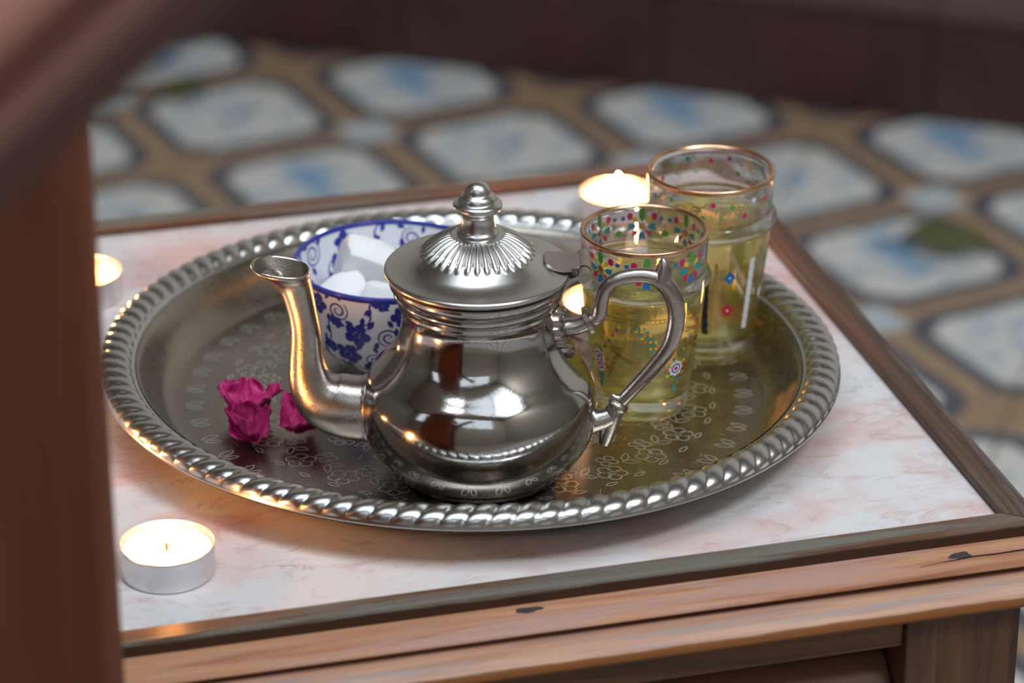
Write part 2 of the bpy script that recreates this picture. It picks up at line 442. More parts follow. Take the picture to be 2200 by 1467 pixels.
# ------------------------------------------------------------------ the table
YAW = 0.2633
EX = Vector((cos(YAW), sin(YAW), 0)); EN_ = Vector((-sin(YAW), cos(YAW), 0))
E0, N0 = 0.2484, 1.2685
table = empty('low_table', EX*E0 + EN_*N0, YAW, label='low wooden table with an inset pink marble top and louvred front', cat='table')
eL, eR = -0.0016 - E0, 0.4984 - E0          # marble edges in the table's own axes
nF, nB = 1.0711 - N0, 1.4592 - N0
RW = 0.0135; RT = TZ + 0.004
mb = MB(); mb.box(eL - .004, eR + .004, nF - .004, nB + .004, TZ - .016, TZ)
tag(mb.build('marble_top', M['marble'], table, smooth=False, bevel=.0006), 'pink and white veined marble inset')
def rail(x0, x1, y0, y1, axis, ch):
    """a mitred rail with a small bevel on the inner edge"""
    mb = MB(); b = .0014
    mb.box(x0, x1, y0, y1, TZ - .016, RT)
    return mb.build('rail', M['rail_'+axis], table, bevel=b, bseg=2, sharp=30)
def mitre(pts_in, pts_out, axis):
    mb = MB(); (a, b), (c, d) = pts_in, pts_out      # inner edge a-b, outer edge c-d at the same ends
    z0, z1 = TZ - .0165, RT
    vs = [(*a, z0), (*b, z0), (*d, z0), (*c, z0), (*a, z1), (*b, z1), (*d, z1), (*c, z1)]
    fs = [(0, 3, 2, 1), (4, 5, 6, 7), (0, 1, 5, 4), (1, 2, 6, 5), (2, 3, 7, 6), (3, 0, 4, 7)]
    mb.add(vs, fs)
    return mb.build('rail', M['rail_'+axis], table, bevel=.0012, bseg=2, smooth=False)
oL, oR, oF, oB = eL - RW, eR + RW + .001, nF - .0112, nB + RW
gp = .0002
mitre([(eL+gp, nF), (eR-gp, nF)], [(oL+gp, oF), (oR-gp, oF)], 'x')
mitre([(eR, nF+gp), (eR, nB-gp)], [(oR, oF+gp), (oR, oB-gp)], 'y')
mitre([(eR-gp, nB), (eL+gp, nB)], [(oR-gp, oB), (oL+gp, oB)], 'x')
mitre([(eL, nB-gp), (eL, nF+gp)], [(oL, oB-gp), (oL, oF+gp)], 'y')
def extrude_x(prof, x0, x1, name, m, nx=1, **k):
    mb = MB(); n = len(prof)
    vs = [(x, y, z) for x in (x0, x1) for y, z in prof]
    fs = [(i, (i + 1) % n, n + (i + 1) % n, n + i) for i in range(n)]
    fs += [tuple(range(n))[::-1], tuple(range(n, 2*n))]
    mb.add(vs, fs); return mb.build(name, m, table, **k)
# front mouldings: a sloped upper one and a rounded lip under it
y = oF
up = [(y + .010, TZ - .0168), (y + .010, TZ - .0023), (y - .001, TZ - .0023), (y - .006, TZ - .0027), (y - .011, TZ - .0034), (y - .0150, TZ - .0042), (y - .0168, TZ - .0049),
      (y - .0173, TZ - .0058), (y - .0168, TZ - .0066), (y - .0130, TZ - .0080), (y - .0090, TZ - .0102), (y - .0090, TZ - .0104), (y + .002, TZ - .0104), (y + .002, TZ - .0168)]
extrude_x(up, oL, oR, 'moulding', M['mould_x'], sharp=35)
lip = [(y + .0018, TZ - .0205), (y + .0018, TZ - .0106), (y - .0092, TZ - .0106), (y - .0160, TZ - .0092), (y - .0190, TZ - .0091), (y - .0230, TZ - .0095), (y - .0262, TZ - .0106), (y - .0285, TZ - .0124), (y - .0298, TZ - .0145),
       (y - .0300, TZ - .0163), (y - .0290, TZ - .0180), (y - .0270, TZ - .0192), (y - .0240, TZ - .0198), (y - .0200, TZ - .0205)]
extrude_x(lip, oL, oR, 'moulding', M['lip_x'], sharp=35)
# knots and a drying crack in the upper moulding
def on_up(x, t):
    d = .001 + .0155*t; P = [(.001, .0023), (.006, .0027), (.011, .0034), (.0150, .0042), (.0168, .0049)]
    for (a, b), (c, e) in zip(P, P[1:]):
        if d <= c: break
    return (x, y - d, TZ - (b + (e - b)*(d - a)/(c - a)) + .00012)
def knot(x, t, rx, ry, name='knot'):
    mb = MB(); n = 18
    vs = []
    for i in range(n):
        a = 2*pi*i/n; k = 1 + .12*sin(3*a + x*50) + .1*sin(5*a)
        xx, yy, zz = on_up(x + rx*k*cos(a), t + ry/0.0165*k*sin(a)); vs.append((xx, yy, zz))
    mb.add(vs, [tuple(range(n))]); return mb.build(name, M['knot'], table, smooth=False)
M['knot'] = simple('dark_knot', srgb(62, 56, 60), 0.6)
M['crack'] = simple('dark_crack', srgb(34, 20, 16), 0.9)
def table_x(px): return px
knot(0.2245, .42, .0048, .0024); knot(0.0430, .22, .0058, .0020)
mb = MB(); pts = [(0.2055, .66, .0001), (0.2155, .60, .0002), (0.2225, .57, .0004), (0.2295, .53, .0005), (0.2405, .55, .0005), (0.2640, .52, .0006)]
for (x0, t0_, w0), (x1, t1_, w1) in zip(pts, pts[1:]):
    q = [on_up(x0, t0_ - w0/.0165), on_up(x0, t0_ + w0/.0165), on_up(x1, t1_ + w1/.0165), on_up(x1, t1_ - w1/.0165)]
    mb.add(q, [(0, 1, 2, 3)])
mb.build('crack', M['crack'], table, smooth=False)
# body: corner posts, rails, louvres, side and back panels
PW = 0.0495; bx0, bx1 = oL + .018, 0.4949 - E0; by0, by1 = 1.0375 - N0, oB - .016
for x0 in (bx0, bx1 - PW):
    for y0 in (by0, by1 - PW):
        mb = MB(); mb.box(x0, x0 + PW, y0, y0 + PW, 0, TZ - .0208); mb.build('post', M['body_z'], table, smooth=False, bevel=.0012)
def bbox(name, m, *a): mb = MB(); mb.box(*a); return mb.build(name, m, table, smooth=False, bevel=.001)
lx0, lx1 = bx0 + PW + .0003, bx1 - PW - .0003
bbox('apron', M['body_x'], lx0, lx1, by0 + .003, by0 + .024, TZ - .0345, TZ - .0208)
bbox('bottom_rail', M['body_x'], lx0, lx1, by0 + .003, by0 + .024, .055, .085)
bbox('apron', M['body_x'], lx0, lx1, by1 - .024, by1 - .003, TZ - .0345, TZ - .0208)
ly0, ly1 = by0 + PW + .0003, by1 - PW - .0003
bbox('side_panel', M['body_z'], bx1 - .022, bx1 - .004, ly0, ly1, .055, TZ - .0208)
bbox('side_panel', M['body_z'], bx0 + .004, bx0 + .022, ly0, ly1, .055, TZ - .0208)
bbox('back_panel', M['body_x'], lx0, lx1, by1 - .022, by1 - .006, .055, TZ - .036)
sl = MB(); sl.box(lx0 + .0005, lx1 - .0005, -.0115, .0115, -.003, .003)
s0 = None
zz = TZ - .0520
while zz > .095:
    if s0 is None: s0 = o = sl.build('slat', M['body_x'], table, smooth=False, bevel=.0015)
    else: o = s0.copy(); C.objects.link(o); o.parent = table
    o.location = (0, by0 + .019, zz); o.rotation_euler = (R(42), 0, 0)
    zz -= .0230

# ------------------------------------------------------------------ the tray
TF = 0.0034                                   # tray floor above the marble
RB, EC, TANG = 0.1612, -0.0198, R(161.8)
tray = empty('round_tray', (-0.0191, 1.2774, TZ), TANG, label='round silvery metal tray with roped rim on the marble table', cat='tray')
SX, SY = 1/(1 + EC), 1/(1 - EC)
def squash(mb): mb.v = [(x*SX, y*SY, z) for x, y, z in mb.v]; return mb
NG = 106; SEG = NG*10
# roped rim: a half round of slanted lobes, outside to inside
rp = []
K = 15
for k in range(K):
    t = k/(K - 1)
    a = pi*(0.02 + 0.90*t)
    rr = RB - 0.0074 + 0.0070*cos(a)
    z = 0.0210 + 0.0054*sin(a)**0.8
    rp.append((rr, z, t, a))
prof = [(RB - .0015, .0192), (RB - .0002, .0196), (RB, .0202), (RB - .0003, .0207)] + [(p[0], p[1]) for p in rp] + [(RB - .0150, .0222), (RB - .0160, .0220)]
def rope(th, k, r, z):
    i = k - 4
    if 0 <= i < K:
        t, a = rp[i][2], rp[i][3]
        ph = NG*th - 2*pi*1.0*t
        lobe = abs(cos(ph/2))**0.5
        e = min(1.0, t/.05)*min(1.0, (1 - t)/.12)
        d = (lobe - 0.70)*0.0015*e
        return r + d*cos(a), z + d*sin(a)
    return r, z
mb = MB(); mb.lathe(prof, SEG, rope); squash(mb)
tag(mb.build('roped_rim', M['rope'], tray, sharp=180), 'bright rim of slanted rope lobes')
wp = catmull(mm([(161-.2-16, 22.1), (143.0, 20.6), (140.5, 16.5), (137.6, 11.0), (134.0, 6.3), (130.5, 4.2), (127.5, 3.5), (122, 3.4)]), 5) + mm([(90, 3.4), (45, 3.4), (0, 3.4)])
under = mm([(0, 0.4), (60, .4), (126, .4), (130, .8)]) + catmull(mm([(133.5, 3.0), (137.8, 7.6), (141.2, 14.0), (143.5, 18.0), (147, 19.4), (155, 18.8), (159.7, 18.5)]), 4)
prof = under[::-1]
mb = MB(); mb.lathe(wp, 160); mb.lathe(under[::-1][::-1], 160); squash(mb)
mb.build('well', M['tray'], tray, sharp=50)
# engraving: raised hair lines of flowers, leaves and chains in rings
def line(mb, pts, wd, z=TF + .00005, closed=False, mi=0):
    n = len(pts); wd *= 1.3
    if n < 2: return
    vs = []
    for i, p in enumerate(pts):
        if closed: a, b = pts[i-1], pts[(i+1) % n]
        else: a, b = pts[max(i-1, 0)], pts[min(i+1, n-1)]
        d = Vector((b[0]-a[0], b[1]-a[1])); d = d.normalized() if d.length > 0 else Vector((1, 0))
        for s in (-1, 1): vs.append((p[0] - d.y*wd*s/2, p[1] + d.x*wd*s/2, z))
    fs = []
    for i in range(n if closed else n - 1):
        j = (i + 1) % n; fs.append((2*i, 2*j, 2*j+1, 2*i+1))
    mb.add(vs, fs, mi)
eg = MB(); rnd = random.Random(11)
def polar(r, th): return (r*cos(th), r*sin(th))
def flower2(r, th, s, n=5, wd=.00045):
    cx, cy = polar(r, th); rot = rnd.uniform(0, 6)
    for k in range(n):
        a = rot + 2*pi*k/n; px, py = cx + s*.62*cos(a), cy + s*.62*sin(a)
        line(eg, [(px + s*.40*cos(b + a)*1.15, py + s*.40*sin(b + a)) for b in [2*pi*i/9 for i in range(9)]], wd, closed=True)
    line(eg, [(cx + s*.2*cos(b), cy + s*.2*sin(b)) for b in [2*pi*i/6 for i in range(6)]], wd, closed=True)
def leaf2(r, th, ln, w, ang, wd=.0004):
    cx, cy = polar(r, th); A = th + ang
    ca, sa = cos(A), sin(A)
    pts = [(t*ln, w*sin(pi*t)**.8) for t in [i/6 for i in range(7)]] + [(t*ln, -w*sin(pi*t)**.8) for t in [i/6 for i in range(5, 0, -1)]]
    line(eg, [(cx + x*ca - y_*sa, cy + x*sa + y_*ca) for x, y_ in pts], wd, closed=True)
def ring(r, wd=.0005): line(eg, [polar(r, 2*pi*i/180) for i in range(180)], wd, closed=True)
for k in range(44):
    th = 2*pi*k/44
    leaf2(.116, th, .0085, .0016, 0.25); leaf2(.1165, th + .05, .0075, .0013, -0.2); leaf2(.1065, th + .02, .006, .0011, pi/2)
for k in range(26):
    th = 2*pi*(k + .5)/26
    flower2(.0985, th, .0062); flower2(.0985 - .0095, th + .06, .0045, 4)
    leaf2(.0935, th + .11, .0075, .0015, .8); leaf2(.0935, th + .12, .007, .0015, 2.2)
for k in range(18):
    th = 2*pi*k/18
    flower2(.072, th, .0058, 6); leaf2(.0655, th + .15, .0085, .0015, .4); leaf2(.0655, th + .17, .0085, .0015, -.5)
    flower2(.0595, th + .17, .0042, 4)
for k in range(12):
    th = 2*pi*k/12
    leaf2(.030, th, .016, .0035, 0); leaf2(.034, th + .26, .012, .0022, 0)
for k in range(90):                          # scratches
    r, th = rnd.uniform(.02, .12), rnd.uniform(0, 6.28); a = rnd.uniform(0, pi); L = rnd.uniform(.002, .008)
    p = polar(r, th); line(eg, [p, (p[0] + L*cos(a), p[1] + L*sin(a))], .00022)
squash(eg)
tag(eg.build('engraving', M['engrave'], tray, smooth=False), kind='stuff')
TB = TZ + TF + .0002                         # what stands on the tray stands here

# ------------------------------------------------------------------ the teapot
TP = Vector((-0.014, 1.2026, TB))
pot = empty('teapot', TP, 0, label='pewter teapot with a curved spout and fluted hinged lid on the tray', cat='teapot')
bp = [(30.5, 0.0), (32.6, 0.3), (34.0, 1.2), (35.4, 2.6), (36.2, 3.8), (36.7, 4.7), (37.6, 5.3)]
core = catmull([(37.6, 5.3), (41.1, 8), (44.85, 13), (47.5, 18), (49.1, 24), (49.5, 30), (49.1, 36), (47.9, 41), (45.5, 46), (42.1, 50), (39.0, 53.5), (36.3, 57), (34.5, 60), (33.4, 63), (32.7, 66), (32.0, 70), (31.8, 74), (32.4, 76.6)], 5)
neck = [(32.6, 77.4), (33.3, 78.2), (33.5, 79.0), (33.3, 79.8), (33.6, 80.6), (34.6, 81.8), (35.2, 83.2), (35.3, 84.4), (35.1, 85.0), (35.8, 86.0), (36.6, 87.2), (37.1, 88.6), (37.1, 89.8), (36.5, 90.3), (34.5, 90.3)]
inner = [(33.5, 88), (31.5, 80), (29.8, 70), (31, 62), (38, 50), (46, 38), (47.5, 28), (42, 14), (30, 4), (0, 3)]
mb = MB(); mb.lathe(mm([(0, 0.8), (29, .8)] + bp + core[1:] + neck + inner), 128)
mb.build('body', M['pewter'], pot, sharp=50)
# lid
lp = [(0, 91.0), (33, 91.1), (37.2, 91.5), (38.3, 92.1), (38.85, 93.0), (38.7, 93.9), (38.1, 94.5), (37.2, 94.6)] + \
     catmull([(37.2, 94.6), (34, 95.2), (31, 96.1), (28.5, 97.2), (26.4, 98.6), (24.4, 100.1), (22.8, 101.4)], 5)[1:] + \
     catmull([(22.8, 101.4), (19.7, 104.0), (16.2, 106.4), (13.2, 107.9), (11.0, 108.7), (10.4, 108.8)], 6)[1:] + [(9.8, 108.9), (9.0, 109.2), (0, 109.2)]
NF = 36
def flute(th, k, r, z):
    if 10.5e-3 < r < 23.8e-3 and z > 0.0995:
        t = (r - 10.6e-3)/(23.6e-3 - 10.6e-3)
        lob = abs(cos(NF*th/2))**0.7
        e = max(0, min(1, t/.12))*max(0, min(1, (1 - t + .28*(lob - .8))/.12))
        d = (lob - .60)*.0021*e*(.45 + .55*t)
        return r + d*.55, z + d*.85
    return r, z
mb = MB(); mb.lathe(mm(lp), NF*10, flute); mb.build('lid', M['lid'], pot, sharp=60)
kp = [(8.6, 108.9), (8.7, 109.9), (8.3, 110.7), (7.7, 111.1), (7.5, 111.8), (6.9, 113.2), (6.65, 115), (6.65, 117), (7.0, 118.4), (8.3, 119.5), (9.5, 120.3), (10.1, 121.2), (10.25, 122.1), (10.0, 122.8), (9.3, 123.3), (8.4, 123.6),
      (7.9, 124.0), (7.75, 124.7), (7.4, 125.8), (6.6, 126.6), (5.7, 127.0), (5.4, 127.3), (5.3, 128.2), (4.9, 129.4), (4.0, 130.7), (2.7, 131.6), (1.3, 132.0), (0, 132.1)]
mb = MB(); mb.lathe(mm([(0, 108.9)] + kp), 56); mb.build('lid_knob', M['lid'], pot, sharp=42)
# spout: rings in the plane of the pot's axis
rings = [(-45.0, 29, 90, 14.4, 12.4), (-47.2, 29, 90, 14.5, 12.5), (-49.0, 29, 90, 13.9, 12.0), (-50.6, 29, 90, 13.9, 12.0), (-55, 29.6, 88, 13.8, 11.8), (-60.2, 31, 76, 13.2, 11.2), (-66.6, 35, 46, 11.6, 10), (-70.7, 43, 16, 9.1, 8.6),
         (-72.0, 52.5, 2, 7.4, 7.2), (-71.9, 63.7, 0, 6.5, 6.4), (-72.9, 72.6, 6, 6.1, 6.1), (-74.6, 81.5, 9, 6.5, 6.5), (-76.4, 87.3, 4, 7.3, 7.1), (-79.2, 90.6, -4, 9.8, 8.8), (-81.3, 92.4, -8, 12.1, 10.5)]
outer = catmull(rings, 4) + [(-81.5, 93.3, -8, 12.3, 10.7), (-81.5, 94.0, -8, 12.1, 10.5), (-81.4, 94.2, -8, 11.6, 10.1), (-81.3, 93.8, -8, 11.1, 9.6)]
bore = [(-81.3, 93.8, -8, 11.1, 9.6), (-80.4, 91.6, -6, 9.9, 8.6), (-78.4, 87.4, -2, 7.0, 6.5), (-75.8, 82, 8, 5.2, 5.2), (-73.6, 74, 6, 4.8, 4.8), (-72.2, 63.7, 0, 4.8, 4.8), (-72.2, 54, 2, 4.8, 4.8)]
mb = MB(); S = 28
for rr, mi in ((outer, 0), (bore, 1)):
    vs = []
    for cx, cz_, al, ra, rb in rr:
        a = R(al)
        for i in range(S):
            th = 2*pi*i/S
            c_, s_ = cos(th), sin(th)
            c2 = math.copysign(abs(c_)**.85, c_); s2 = math.copysign(abs(s_)**.85, s_)
            vs.append(((cx + ra*c2*cos(a))/1000, rb*s2/1000, (cz_ + ra*c2*sin(a))/1000))
    fs = [(k*S + i, k*S + (i+1) % S, (k+1)*S + (i+1) % S, (k+1)*S + i) for k in range(len(rr)-1) for i in range(S)]
    if mi: fs.append(tuple((len(rr)-1)*S + i for i in range(S)))
    mb.add(vs, fs, mi)
mb.build('spout', [M['cast'], M['bore']], pot, sharp=50)
# handle, with its collars, thorn and tail
def px(P): return [Vector((a/1000, 0, b/1000)) for a, b in P]
hp = catmull([(47.0, 70.0, 3.0), (49.6, 71.4, 3.2), (50.6, 75.0, 3.2), (51.1, 79.5, 3.1), (52.6, 84.0, 3.1), (56.4, 87.8, 3.1), (62.8, 89.9, 3.1), (70.2, 90.0, 3.4), (76.0, 87.6, 3.9), (80.4, 81.4, 4.0), (82.2, 73, 3.8), (81.5, 65, 3.6), (79.0, 57, 3.5), (72.8, 48, 3.3), (65.5, 39, 3.0), (60.6, 33, 2.9), (58.6, 30.4, 2.9)], 5)
hd = MB(); hd.tube([(a/1000, 0, b/1000) for a, b, _ in hp], [c/1000 for *_, c in hp], 18)
hd.tube(px([(75.5, 88.0), (76.4, 91.5), (76.6, 94.4), (76.3, 96.6), (75.9, 97.8)]), [.0044, .0036, .0026, .0019, .0009], 14)       # thorn
hd.tube(px([(51.0, 74.0), (52.8, 71.6), (54.2, 72.2)]), [.0024, .0017, .0007], 10)                                                 # inner spur
hd.tube(px([(59.8, 32.0), (59.2, 31.0), (58.2, 29.8), (57.4, 28.8)]), [.0035, .0046, .0046, .0034], 16)                             # lower collar
hd.tube(px([(58.0, 30.0), (56.6, 26.5), (55.2, 21.5), (54.0, 16.5), (53.0, 12.2)]), [.0036, .0041, .0040, .0034, .0024], 14)        # tail
hd.tube(px([(60.0, 33.0), (57.2, 33.6), (55.8, 35.2)]), [.0028, .0020, .0010], 10)
hd.build('handle', M['cast'], pot, sharp=50)
mb = MB()
mb.tube(px([(31.5, 66.8), (36, 66.4), (41, 67.0), (44.4, 68.6), (46.6, 69.8)]), [.0048, .0039, .0036, .0037, .0038], 16)
mb.tube(px([(44.6, 68.9), (45.4, 69.3), (46.8, 70.0), (47.5, 70.3)]), [.0036, .0064, .0064, .0036], 20)
mb.build('handle_mount', M['cast'], pot, sharp=50)
mb = MB(); mb.tube(px([(46.0, 22.5), (50, 23.2), (53, 24.0), (56, 25.4)]), [.0060, .0050, .0046, .0042], 16); mb.build('handle_mount', M['cast'], pot, sharp=50)
# cast leaf plate on the shoulder under the upper mount
prof_rz = mm(bp + core[1:] + neck)
def rad_at(z):
    for (r0_, z0), (r1_, z1) in zip(prof_rz, prof_rz[1:]):
        if z0 <= z <= z1 and z1 > z0: return r0_ + (r1_ - r0_)*(z - z0)/(z1 - z0)
    return .033
mb = MB(); nu, nv = 22, 26; vs = []
for j in range(nv + 1):
    t = j/nv; z = .0770 - t*.0245
    w = .0105*max(0.0, sin(pi*min(1, .10 + t*.9)))**.7*(1 - .25*t)*(1 + .10*sin(t*42))
    for i in range(nu + 1):
        q = 2*i/nu - 1
        th = q*w/.036
        thick = .0046*(1 - q**4)**.6 if abs(q) < 1 else 0
        bumpy = .92 + .13*sin(t*42 + abs(q)*5)
        rr_ = rad_at(z) + thick*bumpy*min(1, 6*(1 - t))*min(1, 6*t + .3) - .0003
        vs.append((rr_*cos(th), rr_*sin(th), z))
mb.add(vs, [(j*(nu+1)+i, j*(nu+1)+i+1, (j+1)*(nu+1)+i+1, (j+1)*(nu+1)+i) for j in range(nv) for i in range(nu)])
mb.build('leaf_plate', M['cast'], pot, sharp=180)
# hinge: barrel, leaf on the lid, arm down to the neck
mb = MB()
for y0, y1, rr_ in ((-.0118, -.0066, .0027), (-.0060, .0060, .0030), (.0066, .0118, .0027)):
    n_ = len(mb.v); mb.tube([(.0436, y0, .0945), (.0436, y1, .0945)], rr_, 20)
mb.tube([(.0436, -.0122, .0945), (.0436, .0122, .0945)], .0014, 14)
vs = []; prof = [(27.4, 98.6), (28.6, 98.3), (31, 97.4), (35, 96.9), (39, 97.0), (42, 97.3)]
for (r_, z_), hw in zip(prof, (4.6, 6.8, 8.4, 9.0, 8.4, 6.0)):
    for s in (-1, 1):
        for dz in (0, -1.4): vs.append((r_/1000, s*hw/1000, (z_ + dz)/1000))
fs = []
for k in range(len(prof) - 1):
    a = 4*k; b = a + 4
    fs += [(a, a+2, b+2, b), (a+1, b+1, b+3, a+3), (a, b, b+1, a+1), (a+2, a+3, b+3, b+2)]
fs += [(0, 1, 3, 2), (len(vs)-4, len(vs)-2, len(vs)-1, len(vs)-3)]
mb.add(vs, fs)
mb.add([(.0345, q, .0865) for q in (-.006, .006)] + [(.0425, q, .0930) for q in (-.006, .006)] + [(.0425, q, .0915) for q in (-.006, .006)] + [(.0345, q, .0900) for q in (-.006, .006)],
       [(0, 1, 5, 4), (4, 5, 3, 2), (2, 3, 7, 6), (6, 7, 1, 0), (0, 4, 2, 6), (1, 7, 3, 5)])
mb.build('hinge', M['cast'], pot, sharp=40)

# ------------------------------------------------------------------ tea glasses
def gr(z):                                   # outer radius of the glass at height z (metres)
    P = [(0, 19.2), (2, 20.2), (8, 20.9), (20, 22.6), (34, 24.4), (48, 26.0), (56, 26.8), (59.5, 27.0), (61, 28.3), (63, 29.5), (65, 28.5), (66.5, 27.2), (70, 27.0), (78, 27.4), (84, 27.8)]
    z *= 1000
    for (a, b), (c, d) in zip(P, P[1:]):
        if a <= z <= c: return (b + (d - b)*(z - a)/(c - a))/1000
    return P[-1][1]/1000
GH = 0.0838; BASE = 0.0085; LEVEL = 0.0600
def tea_glass(name, loc, k, rz, label):
    t = empty(name, loc, rz, label=label, cat='glass', group='decorated glasses of mint tea'); t.scale = (k, k, k)
    zs = [0.0, .0006, .002, .005, .008, .014, .020, .028, .036, .044, .050, .055, .058, .0595, .0603, .0612, .062, .063, .064, .0648, .0657, .0665, .068, .071, .075, .080, .0828]
    out = [(gr(z), z) for z in zs]
    out[0] = (.0182, 0)
    ir = lambda z: min(gr(z), (.0268 if z < .067 else .0275)) - .0017
    inn = [(ir(z), z) for z in (.0832, .080, .075, .070, .066, .063, .060, .055, .048, .040, .030, .020, .013)] + [(.0190, .0105), (.0165, .0092), (.010, BASE), (0, BASE)]
    prof = [(0, .0016), (.012, .0014), (.0168, .0004)] + out + [(.0277, .0838), (.0270, .0841), (.0262, .0838)] + inn
    mb = MB(); mb.lathe(prof, 72); mb.build('tumbler', M['glass'], t, sharp=60)
    tea = [(0, BASE - .0002), (.010, BASE - .0002), (.0166, .0090), (.0191, .0103)] + [(ir(z) + .00025, z) for z in (.013, .020, .030, .040, .048, .055, LEVEL - .0008)] + [(ir(LEVEL) + .00025, LEVEL + .0004), (ir(LEVEL) - .0012, LEVEL - .0003), (.016, LEVEL - .0005), (0, LEVEL - .0005)]
    mb = MB(); mb.lathe(tea, 64); tag(mb.build('tea', M['tea'], t, sharp=60), 'pale yellow green mint tea')
    # gilding on the lip
    gl = [(gr(.0822) + .00010, .0821), (.02795, .0833), (.02775, .0840), (.0270, .08435), (.0262, .0840), (.0258, .0834)]
    mb = MB(); mb.lathe(gl, 72); tag(mb.build('gilt_rim', M['gold'], t, sharp=180), 'copper gilt lip')
    return t
ENK = ['pink', 'green', 'blue', 'teal', 'yellow', 'white', 'black', 'red', 'navy', 'orange', 'gold']
class Enamel:
    """flat print laid on the outside of a glass: angle 0 faces the camera, positive to the right"""
    def __init__(s): s.mb = MB()
    def P(s, th, z, off=.00016):
        r = gr(z) + off; return (r*sin(th), -r*cos(th), z)
    def poly(s, th, z, pts, col, off=.00016, fan=False):
        r = gr(z)
        vs = [s.P(th + a/r, z + b, off) for a, b in pts]
        if fan:
            vs = [s.P(th, z, off)] + vs; n = len(pts)
            s.mb.add(vs, [(0, 1 + i, 1 + (i+1) % n) for i in range(n)], ENK.index(col))
        else: s.mb.add(vs, [tuple(range(len(vs)))], ENK.index(col))
    def disc(s, th, z, r, col, n=10, sy=1.0, off=.00016, rot=0): s.poly(th, z, [(r*cos(2*pi*i/n + rot), r*sy*sin(2*pi*i/n + rot)) for i in range(n)], col, off)
    def stroke(s, pts, wd, col, off=.00013, closed=False):
        """pts: (theta, z)"""
        n = len(pts); vs = []
        for i, (a, b) in enumerate(pts):
            p, q = (pts[i-1], pts[(i+1) % n]) if closed else (pts[max(i-1, 0)], pts[min(i+1, n-1)])
            r = gr(b); dx, dz = (q[0]-p[0])*r, q[1]-p[1]; L = math.hypot(dx, dz) or 1
            for sg in (-1, 1): vs.append(s.P(a - sg*dz/L*wd/2/r, b + sg*dx/L*wd/2, off))
        fs = [(2*i, 2*((i+1) % n), 2*((i+1) % n)+1, 2*i+1) for i in range(n if closed else n-1)]
        s.mb.add(vs, fs, ENK.index(col))
    def ringlet(s, th, z, r, wd, col): s.stroke([(th + r*cos(2*pi*i/8)/gr(z), z + r*sin(2*pi*i/8)) for i in range(8)], wd, col, closed=True)
    def chain(s, a, b, n, r=.00085, col='gold', sag=0.0):
        for i in range(n):
            t = i/(n-1); s.ringlet(a[0] + (b[0]-a[0])*t, a[1] + (b[1]-a[1])*t - sag*4*t*(1-t), r, .00035, col)
    def rosette(s, th, z, K=1.22):
        star = [((.0018 if i % 2 == 0 else .0010)*cos(pi*i/8), (.0018 if i % 2 == 0 else .0010)*sin(pi*i/8)) for i in range(16)]
        s.poly(th, z, [(K*a, K*b) for a, b in star], 'gold', fan=True)
        cols = ['teal', 'yellow', 'green', 'yellow', 'teal', 'pink', 'blue', 'pink']
        for k, c in enumerate(cols):
            a = 2*pi*k/8; ca, sa = cos(a), sin(a); d = .0035
            q = [(.0017, 0), (.0004, .0011), (-.0017, 0), (.0004, -.0011)] if k % 2 else [(.0019, .0012), (.0012, 0), (.0019, -.0012), (-.0004, -.0011), (-.0018, 0), (-.0004, .0011)]
            s.poly(th, z, [(K*(d*ca + x*ca - y_*sa), K*(d*sa + x*sa + y_*ca)) for x, y_ in q], c, fan=False)
        for k, c in ((1, 'pink'), (2, 'green'), (3, 'pink')):
            a = pi/2 + (2 - k)*0.80; d = .0062*K
            s.disc(th + d*cos(a)/gr(z), z + d*sin(a)*.90, .00150, c, 6, 1.25, rot=pi/6)
        for sg in (-1, 1):
            s.disc(th + sg*.0086/gr(z), z + .0040, .0011, 'blue', 8)
    def crown(s, th, z):
        s.poly(th, z, [(-.0019, -.0014), (-.0010, -.0008), (0, -.0016), (.0010, -.0008), (.0019, -.0014), (.0016, .0006), (0, .0017), (-.0016, .0006)], 'green')
    def medallion(s, th, z):
        r = gr(z)
        s.poly(th, z, [(.0034*(1 + .10*cos(8*a))*cos(a), .0036*(1 + .10*cos(8*a))*sin(a)) for a in [2*pi*i/32 for i in range(32)]], 'white', .00014)
        s.disc(th, z, .0024, 'navy', 16, off=.00018); s.disc(th, z, .0017, 'white', 14, off=.00021); s.disc(th, z, .0010, 'red', 10, off=.00024)
        for k in range(10):
            a = 2*pi*k/10; s.disc(th + .0050*cos(a)/r, z + .0052*sin(a), .00085, ['red', 'yellow', 'green', 'blue', 'orange'][k % 5], 7)
        s.poly(th, z - .0098, [(0, .0026), (.0010, 0), (.0008, -.0014), (0, -.0020), (-.0008, -.0014), (-.0010, 0)], 'teal')
        s.disc(th - .0018/r, z - .0072, .0007, 'red', 7); s.disc(th + .0016/r, z - .0074, .0007, 'green', 7)
    def bracelet(s, a, b, n, cols):
        for i in range(n):
            t = i/(n-1); th = a[0] + (b[0]-a[0])*t; z = a[1] + (b[1]-a[1])*t
            for k in (-1, 0, 1): s.disc(th + k*.0011/gr(z), z + k*.0016, .00075, cols[(i + k) % len(cols)], 7)
    def scroll(s, th, z, r, turns, sg, wd=.0005, col='gold'):
        P = [(th + sg*r*(1 - t*.85)*cos(t*turns*2*pi)/gr(z), z + r*(1 - t*.85)*sin(t*turns*2*pi)) for t in [i/26 for i in range(27)]]
        s.stroke(P, wd, col)
    def build(s, parent): return tag(s.mb.build('enamel_print', [M['en_'+c] for c in ENK], parent, smooth=False), kind='stuff')
gf = tea_glass('tea_glass', (0.0572, 1.2653, TB), 1.0, 0, 'tea glass printed with bright rosettes, standing behind the teapot handle')
e = Enamel()
for k in range(8):
    th = 2*pi*k/8
    e.rosette(th, .0735); e.crown(th + pi/8, .0708)
